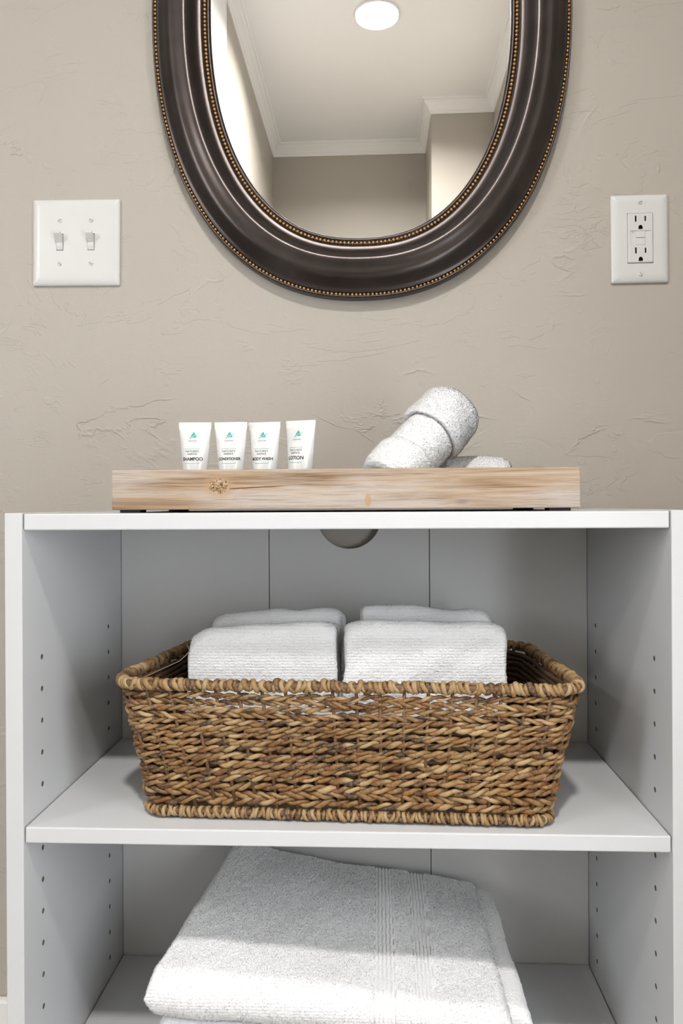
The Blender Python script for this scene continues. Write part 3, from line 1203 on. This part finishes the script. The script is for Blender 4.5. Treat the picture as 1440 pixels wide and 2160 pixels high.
def lathe_roll(profile, nseg, na, axis_o, axis_d, up_hint, seed, fibres, parent, squash=1.0, name='rolled_cloth', jitter=0.0003, wave=0.0016, bend=0.0):
    pr_ = np.array(profile)
    dl = np.linalg.norm(np.diff(pr_, axis=0), axis=1)
    cl_ = np.concatenate([[0], np.cumsum(dl)])
    u = np.linspace(0, cl_[-1], nseg)
    s_, r_ = np.interp(u, cl_, pr_[:, 0]), np.interp(u, cl_, pr_[:, 1])
    A = np.array(Vector(axis_d).normalized())
    S = np.cross(A, np.array(up_hint))
    S /= np.linalg.norm(S)
    T_ = np.cross(S, A)
    th = np.linspace(0, 2 * np.pi, na, endpoint=False)
    Vg = np.zeros((nseg, na, 3))
    for i in range(nseg):
        ring = r_[i] * (np.cos(th)[:, None] * S + squash * np.sin(th)[:, None] * T_)
        Vg[i] = np.array(axis_o) + A * s_[i] + ring + T_ * (bend * s_[i] * s_[i])
    return cloth(name, Vg, False, True, parent, jitter, wave, 0.045, seed, fibres=fibres, caps=True)


pb = at(838, 985, 0.868)
roll_base = Vector((pb.x, pb.y, TFLOOR))
r1 = empty('rolled_washcloth', roll_base, 'rolled white washcloth with a turned-down cuff, leaning up out of the tray', 'washcloth', 'washcloths on the tray')
ax = Vector((0.58, 0.50, 0.64)).normalized()
ax_o = at(858, 972, 0.880) - roll_base
body_prof = [(-0.043, 0.004), (-0.043, 0.026), (-0.040, 0.031), (-0.030, 0.0350), (-0.006, 0.0352), (0.000, 0.0342), (0.002, 0.0322), (0.02, 0.0322), (0.06, 0.031), (0.085, 0.028), (0.088, 0.004)]
cuff_prof = [(0.048, 0.0310), (0.045, 0.0335), (0.0455, 0.0362), (0.050, 0.0375), (0.070, 0.0380), (0.088, 0.0375), (0.096, 0.0350), (0.1015, 0.030), (0.104, 0.022), (0.105, 0.012), (0.105, 0.002)]
fl = []
o, fb = lathe_roll(body_prof, 130, 150, ax_o, ax, (0, 0, 1), 51, 40000, r1, wave=0.0009)
fl.append(fb)
o, fb = lathe_roll(cuff_prof, 90, 170, ax_o, ax, (0, 0, 1), 52, 45000, r1, name='cuff', wave=0.0011)
fl.append(fb)
merge_fibres(fl, r1)
pb = at(975, 985, 0.950)
roll_base = Vector((pb.x, CAMY + 0.950, TFLOOR + 0.001))
r2 = empty('rolled_washcloth', roll_base, 'rolled white washcloth lying flat in the tray behind the leaning one', 'washcloth', 'washcloths on the tray')
xe = at(1078, 980, 0.945).x - roll_base.x
pr2 = [(-0.026, 0.004), (-0.026, 0.024), (-0.021, 0.0275), (xe - 0.035, 0.0255), (xe - 0.012, 0.0245), (xe - 0.004, 0.021), (xe, 0.015), (xe + 0.001, 0.004)]
o, fb = lathe_roll(pr2, 120, 130, (0, 0, 0.0275), (1, -0.02, -0.02), (0, 0, 1), 61, 30000, r2)
merge_fibres([fb], r2)

# --- bath towel on the lower shelf


def bath_layer(parent, seed, xl_f, xl_b, xr_f, xr_b, yf, yb, top, bot, stripes, nx, fibres, name):
    """closed folded layer; top/bot are functions (s across, q depth 0..1) -> z above camera level"""
    n_top, n_nose = 130, 34
    nv = 2 * n_top + n_nose
    Vg = np.zeros((nx, nv, 3))
    mask = np.ones((nx, nv))
    rend = 0.012
    for i in range(nx):
        s = i / (nx - 1)
        zt_f, zb_f = top(s, 0.0), bot(s, 0.0)
        r = (zt_f - zb_f) / 2
        rows = []
        for q in np.linspace(1, 0, n_top, endpoint=False):
            rows.append((q, bot(s, q), 0))
        for a in np.linspace(-math.pi / 2, math.pi / 2, n_nose):
            rows.append((-1, (zt_f + zb_f) / 2 + r * math.sin(a), r * 0.95 * math.cos(a)))
        for q in np.linspace(0, 1, n_top + 1)[1:]:
            rows.append((q, top(s, q), 0))
        rows = rows[:nv]
        while len(rows) < nv:
            rows.append(rows[-1])
        for j, (q, z, nose) in enumerate(rows):
            qq = max(q, 0.0)
            xl = xl_f + (xl_b - xl_f) * qq
            xr = xr_f + (xr_b - xr_f) * qq
            x = xl + (xr - xl) * s
            y = yf + r * 0.95 + (yb - yf) * qq if q >= 0 else yf + r * 0.95 - nose
            e = min(x - xl, xr - x)
            zm = (top(s, qq) + bot(s, qq)) / 2 if q >= 0 else (zt_f + zb_f) / 2
            k = math.sqrt(max(0.0, 1 - (1 - min(1, e / rend)) ** 2))
            k = max(k, 0.04)
            Vg[i, j] = (x, y, zm + (z - zm) * k)
            for a, b in stripes:
                m = (x - (a - 0.0008)) / (b - a + 0.0016)
                if 0 < m < 1:
                    mask[i, j] = 0.12
    if stripes:
        N = grid_normals(Vg)
        xx = Vg[..., 0]
        dep = np.zeros(Vg.shape[:2])
        for a, b in stripes:
            ins = (xx > a) & (xx < b)
            ph = (xx - a) / (b - a)
            rib = 0.0014 * (np.abs(np.sin(ph * np.pi * 5)) > 0.42)
            dep = np.where(ins, -0.0030 + rib * 1.4, dep)
        if (N * (Vg - Vg.reshape(-1, 3).mean(0))).sum() < 0:
            N = -N
        Vg = Vg + N * dep[..., None]
    o, fb = cloth(name, Vg, False, False, parent, 0.00035, 0.0011, 0.07, seed, mask=mask, fibres=fibres, flen=0.0019)
    return o, fb


def rel(v_):
    return CAMZ + v_


bt = empty('bath_towel', (-0.045, CAMY + 0.90, Z2), 'large folded white bath towel with ribbed bands on the lower shelf', 'towel')
BTL = Vector(bt.location)


def bil(lf, lb, rf, rb):
    return lambda s, q: rel(lf + (rf - lf) * s + (lb - lf) * q * (1 - s) + (rb - rf) * q * s)


t0 = bil(-0.480, -0.456, -0.510, -0.499)


def top_main(s, q):
    z = t0(s, q)
    z += 0.010 * math.exp(-((s - 0.02) / 0.09) ** 2) * q * q
    z += 0.0025 * math.sin(9 * s + 1.0) * q + 0.0015 * math.sin(7 * q + 5 * s)
    return z


b0 = bil(-0.530, -0.530, -0.548, -0.548)
fl = []
L_ = lambda s, q: b0(s, q)
o, fb = bath_layer(None, 71, -0.240, -0.196, 0.133, 0.131, CAMY + 0.782, CAMY + 1.012, top_main, lambda s, q: max(b0(s, q), top_main(s, q) - 0.06), [(-0.0055, 0.0165), (0.0370, 0.0575)], 330, 130000, 'towel_fold')
o.parent = bt
o.matrix_parent_inverse = Matrix.Translation(-BTL)
fl.append(fb)
top2 = lambda s, q: t0(s, q) - 0.010
o, fb = bath_layer(None, 72, -0.222, -0.175, 0.157, 0.150, CAMY + 0.800, CAMY + 1.014, top2, lambda s, q: top2(s, q) - 0.03, [], 150, 30000, 'towel_fold')
o.parent = bt
o.matrix_parent_inverse = Matrix.Translation(-BTL)
fl.append(fb)
tb = bil(-0.532, -0.520, -0.548, -0.540)
o, fb = bath_layer(None, 73, -0.232, -0.200, 0.150, 0.145, CAMY + 0.786, CAMY + 1.01, tb, lambda s, q: rel(-0.575), [], 150, 20000, 'towel_fold')
o.parent = bt
o.matrix_parent_inverse = Matrix.Translation(-BTL)
fl.append(fb)
o, fb = bath_layer(None, 74, -0.230, -0.200, 0.148, 0.143, CAMY + 0.784, CAMY + 1.01, lambda s, q: rel(-0.573), lambda s, q: rel(-0.6130), [], 150, 20000, 'towel_fold')
o.parent = bt
o.matrix_parent_inverse = Matrix.Translation(-BTL)
fl.append(fb)
pile = merge_fibres(fl, None)
pile.parent = bt
pile.matrix_parent_inverse = Matrix.Translation(-BTL)

# ------------------------------------------------------------------ woven basket
BZ0 = Z1 + 0.0008
BH = 0.146
BX = -0.0305
BYF = CAMY + 0.781
basket = empty('woven_basket', (BX, BYF + 0.11, Z1), 'brown woven seagrass basket holding white towels on the middle shelf', 'basket', rot=(0, 0, BROT))


def ring_path(t, n, grow=0.0):
    """closed rounded-rectangle path of the basket wall at height fraction t, in basket coordinates; returns points, outward normals"""
    hw_f = 0.2035 + (0.2360 - 0.2035) * min(1.0, t * 1.06) + grow
    hw_b = hw_f * (0.95 - 0.035 * t)
    yf = -0.105 - 0.012 * t - grow
    yb = 0.100 + 0.028 * t + grow
    r = 0.020 + 0.012 * t
    pts = []
    corners = [(hw_f - r, yf + r, -90, hw_f), (hw_b - r, yb - r, 0, hw_b), (-hw_b + r, yb - r, 90, hw_b), (-hw_f + r, yf + r, 180, hw_f)]
    for cx, cy, a0, _ in corners:
        for i in range(13):
            a = math.radians(a0 + i * 7.5)
            pts.append((cx + r * math.cos(a), cy + r * math.sin(a)))
    pts = np.array(pts)
    # slight sag of the long sides
    cl_ = np.concatenate([[0], np.cumsum(np.linalg.norm(np.roll(pts, -1, 0) - pts, axis=1))])
    q = np.concatenate([pts, pts[:1]])
    u = np.linspace(0, cl_[-1], n, endpoint=False)
    xy = np.stack([np.interp(u, cl_, q[:, 0]), np.interp(u, cl_, q[:, 1])], 1)
    tg = np.roll(xy, -1, 0) - np.roll(xy, 1, 0)
    tg /= np.linalg.norm(tg, axis=1, keepdims=True)
    nr = np.stack([tg[:, 1], -tg[:, 0]], 1)
    return xy, nr, cl_[-1]


PAL = np.array([(0.200, 0.098, 0.029), (0.275, 0.165, 0.066), (0.140, 0.055, 0.012), (0.37, 0.25, 0.125), (0.17, 0.085, 0.027), (0.06, 0.020, 0.005), (0.025, 0.012, 0.006), (0.225, 0.098, 0.024)])
PALW = np.array([0.20, 0.18, 0.15, 0.13, 0.12, 0.12, 0.05, 0.05])
_, _, LB = ring_path(0.5, 200)
NROW = 16
zs_row = []
zlow, zhigh = 0.0140, BH - 0.0150
# rows grow a little thicker toward the base
wts = np.linspace(1.22, 0.92, NROW)
wts /= wts.sum()
zc = zlow
for w_ in wts:
    zs_row.append((zc + (zhigh - zlow) * w_ / 2, (zhigh - zlow) * w_))
    zc += (zhigh - zlow) * w_


def smooth_noise(n, cells, rng, amp):
    k = rng.normal(size=cells)
    x = np.arange(n) / n * cells
    i = np.floor(x).astype(int)
    f_ = x - i
    f_ = f_ * f_ * (3 - 2 * f_)
    return amp * (k[i % cells] * (1 - f_) + k[(i + 1) % cells] * f_)


def rope(zc, hgt, sgn, seed, pitch=0.027):
    rng = np.random.default_rng(seed)
    turns = int(round(LB / pitch))
    per = 12
    n = turns * per
    t = (zc + 0.0) / BH
    xy, nr, L = ring_path(t, n)
    zj = smooth_noise(n, 60, rng, 0.0011)
    oj = smooth_noise(n, 34, rng, 0.0011)
    V, Fq, C = [], [], []
    NSD = 7
    rh = hgt * 0.255
    for k in range(2):
        ph = sgn * (2 * np.pi * np.arange(n) / per + smooth_noise(n, turns, rng, 0.35)) + k * np.pi
        rr = hgt * 0.290 * (1 + smooth_noise(n, turns * 2, rng, 0.14))
        cen = np.zeros((n, 3))
        off = rh * np.cos(ph) * 1.05 + oj
        cen[:, :2] = xy + nr * off[:, None]
        cen[:, 2] = zc + zj + rh * np.sin(ph) * 0.95
        tan = np.roll(cen, -1, 0) - np.roll(cen, 1, 0)
        tan /= np.linalg.norm(tan, axis=1, keepdims=True)
        nn = np.concatenate([nr, np.zeros((n, 1))], 1)
        b = np.cross(tan, nn)
        b /= np.linalg.norm(b, axis=1, keepdims=True)
        a = np.cross(b, tan)
        o = len(V) * 1
        th = np.linspace(0, 2 * np.pi, NSD, endpoint=False)
        ring = cen[:, None, :] + rr[:, None, None] * (np.cos(th)[None, :, None] * a[:, None, :] * 0.92 + np.sin(th)[None, :, None] * b[:, None, :])
        base = sum(len(x) for x in V)
        V.append(ring.reshape(-1, 3))
        idx = np.arange(n * NSD).reshape(n, NSD) + base
        nx_ = np.roll(idx, -1, 0)
        Fq.append(np.stack([idx, nx_, np.roll(nx_, -1, 1), np.roll(idx, -1, 1)], -1).reshape(-1, 4))
        # tint changes from one visible stitch to the next
        cells = turns
        pick = PAL[rng.choice(len(PAL), cells, p=PALW)]
        pos = (np.arange(n) / per + (0.25 if k else 0.75)) % cells
        ci = np.floor(pos).astype(int) % cells
        fr = np.clip((pos - np.floor(pos) - 0.8) / 0.2, 0, 1)[:, None]
        col = pick[ci] * (1 - fr) + pick[(ci + 1) % cells] * fr
        col *= rng.uniform(0.92, 1.08)
        C.append(np.repeat(col, NSD, 0))
    V = np.concatenate(V)
    Fq = np.concatenate(Fq)
    C = np.concatenate(C)
    o = pydata('weave_row', V, Fq, M['strand'], basket, True)
    at_ = o.data.color_attributes.new('tint', 'FLOAT_COLOR', 'POINT')
    at_.data.foreach_set('color', np.concatenate([C, np.ones((len(C), 1))], 1).ravel())
    return o


for i, (zc, h_) in enumerate(zs_row):
    o = rope(zc, h_ * 1.03, 1 if (i not in (1, 12, 14)) else -1, 100 + i, 0.0235 + 0.006 * (1 - i / NROW))

# added dark rings inside the weave, so its gaps read as shade
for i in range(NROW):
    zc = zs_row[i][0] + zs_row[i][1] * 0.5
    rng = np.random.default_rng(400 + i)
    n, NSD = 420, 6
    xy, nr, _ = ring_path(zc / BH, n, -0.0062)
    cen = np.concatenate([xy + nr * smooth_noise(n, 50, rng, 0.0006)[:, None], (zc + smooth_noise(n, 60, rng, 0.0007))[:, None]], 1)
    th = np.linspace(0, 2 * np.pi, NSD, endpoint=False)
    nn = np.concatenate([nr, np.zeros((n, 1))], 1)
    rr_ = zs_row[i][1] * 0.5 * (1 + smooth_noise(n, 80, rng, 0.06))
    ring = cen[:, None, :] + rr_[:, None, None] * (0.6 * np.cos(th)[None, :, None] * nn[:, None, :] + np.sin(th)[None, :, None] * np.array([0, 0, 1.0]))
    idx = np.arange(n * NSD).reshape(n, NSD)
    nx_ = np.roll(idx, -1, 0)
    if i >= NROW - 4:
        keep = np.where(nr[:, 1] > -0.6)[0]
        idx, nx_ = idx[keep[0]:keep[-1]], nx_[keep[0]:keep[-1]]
    o = pydata('gap_shade_row', ring.reshape(-1, 3), np.stack([idx, nx_, np.roll(nx_, -1, 1), np.roll(idx, -1, 1)], -1).reshape(-1, 4), M['gap_shade'], basket, True)

# stakes
NST = 56
ta = [ring_path(t, NST) for t in (0.04, 0.96)]
for i in range(NST):
    p0, p1 = ta[0][0][i], ta[1][0][i]
    bm = bmesh.new()
    a_, b_ = Vector((p0[0], p0[1], 0.004)), Vector((p1[0], p1[1], BH - 0.006))
    cyl(bm, a_, (b_ - a_), 0.0018, (b_ - a_).length, 7)
    o = from_bm('stake', bm, M['stake'], basket)
    for p_ in o.data.polygons:
        p_.use_smooth = True


def coil_mesh(name, rx, rz, tube, skew, seed):
    """one wrap of a strand around the rim core; local x along the rim, y outward, z up"""
    rng = np.random.default_rng(seed)
    n, m = 14, 6
    V = []
    for i in range(n):
        a = 2 * math.pi * i / n
        c = np.array([skew * math.sin(a + 0.6), rx * math.cos(a), rz * math.sin(a)])
        c2 = np.array([skew * math.sin(a + 0.01 + 0.6), rx * math.cos(a + 0.01), rz * math.sin(a + 0.01)])
        t = c2 - c
        t /= np.linalg.norm(t)
        out = np.array([0, math.cos(a), math.sin(a)])
        b = np.cross(t, out)
        b /= np.linalg.norm(b)
        tr_ = tube * (1 + rng.normal() * 0.09)
        for j in range(m):
            th = 2 * math.pi * j / m
            V.append(c + tr_ * (0.85 * math.cos(th) * out + 1.1 * math.sin(th) * b))
    Fc = []
    for i in range(n):
        for j in range(m):
            Fc.append((i * m + j, ((i + 1) % n) * m + j, ((i + 1) % n) * m + (j + 1) % m, i * m + (j + 1) % m))
    me = bpy.data.meshes.new(name)
    me.from_pydata([tuple(p) for p in V], [], Fc)
    me.materials.append(M['coil'])
    me.polygons.foreach_set('use_smooth', [True] * len(me.polygons))
    return me


def coils(name, t, z, spacing, meshes, grow, rng, zj):
    L = ring_path(t, 100, grow)[2]
    n = int(L / spacing)
    xy, nr, _ = ring_path(t, n, grow)
    for i in range(n):
        o = bpy.data.objects.new(name, meshes[rng.integers(len(meshes))])
        COL.objects.link(o)
        o.parent = basket
        a = math.atan2(nr[i, 1], nr[i, 0]) - math.pi / 2
        o.location = (xy[i, 0], xy[i, 1], z + rng.normal() * zj)
        o.rotation_euler = (rng.normal() * 0.12, rng.normal() * 0.10, a + rng.normal() * 0.16)
        s = 1 + rng.normal() * 0.07
        o.scale = (s * (1 if rng.random() < 0.72 else -1), s, s)


rngc = np.random.default_rng(5)
rim_meshes = [coil_mesh('rim_coil', 0.0047, 0.0046, 0.0023, sk, 200 + i) for i, sk in enumerate((0.0022, 0.0032, 0.0015, 0.0040, 0.0026))]
coils('rim_coil', 0.96, BH - 0.0070, 0.0047, rim_meshes, 0.0, rngc, 0.0005)
base_meshes = [coil_mesh('base_coil', 0.0046, 0.0042, 0.0020, sk, 300 + i) for i, sk in enumerate((0.0016, 0.0024, 0.0010, 0.0030))]
coils('base_coil', 0.04, 0.0070, 0.0043, base_meshes, 0.001, rngc, 0.0003)


def core(name, t, z, r):
    n, m = 160, 8
    xy, nr, _ = ring_path(t, n, 0.001)
    V, Fc = [], []
    for i in range(n):
        for j in range(m):
            th = 2 * math.pi * j / m
            V.append((xy[i, 0] + nr[i, 0] * r * math.cos(th), xy[i, 1] + nr[i, 1] * r * math.cos(th), z + r * math.sin(th)))
    for i in range(n):
        for j in range(m):
            Fc.append((i * m + j, ((i + 1) % n) * m + j, ((i + 1) % n) * m + (j + 1) % m, i * m + (j + 1) % m))
    pydata(name, V, Fc, M['stake'], basket, True)


core('rim_core', 0.96, BH - 0.0070, 0.0040)
core('base_core', 0.04, 0.0070, 0.0036)
# woven floor
xy, nr, _ = ring_path(0.0, 80, -0.002)
V = [(p[0], p[1], 0.0045) for p in xy] + [(p[0], p[1], 0.0015) for p in xy]
Fc = [tuple(range(80)), tuple(range(159, 79, -1))] + [(i, 80 + i, 80 + (i + 1) % 80, (i + 1) % 80) for i in range(80)]
pydata('base_panel', V, Fc, M['stake'], basket)
# a loose fibre curling off the inside of the left rim
pts = [Vector((-0.222, -0.095, BH - 0.010)), Vector((-0.205, -0.070, BH - 0.004)), Vector((-0.188, -0.045, BH + 0.002)), Vector((-0.180, -0.030, BH + 0.010)), Vector((-0.186, -0.022, BH + 0.017))]
V, Fc = [], []
for i in range(25):
    u = i / 24 * (len(pts) - 1)
    k = min(int(u), len(pts) - 2)
    p = pts[k].lerp(pts[k + 1], u - k)
    for j in range(4):
        a = j * math.pi / 2
        V.append((p.x + 0.00035 * math.cos(a), p.y, p.z + 0.00035 * math.sin(a)))
for i in range(24):
    for j in range(4):
        Fc.append((i * 4 + j, i * 4 + (j + 1) % 4, i * 4 + 4 + (j + 1) % 4, i * 4 + 4 + j))
pydata('loose_fibre', V, Fc, M['loose'], basket, True)
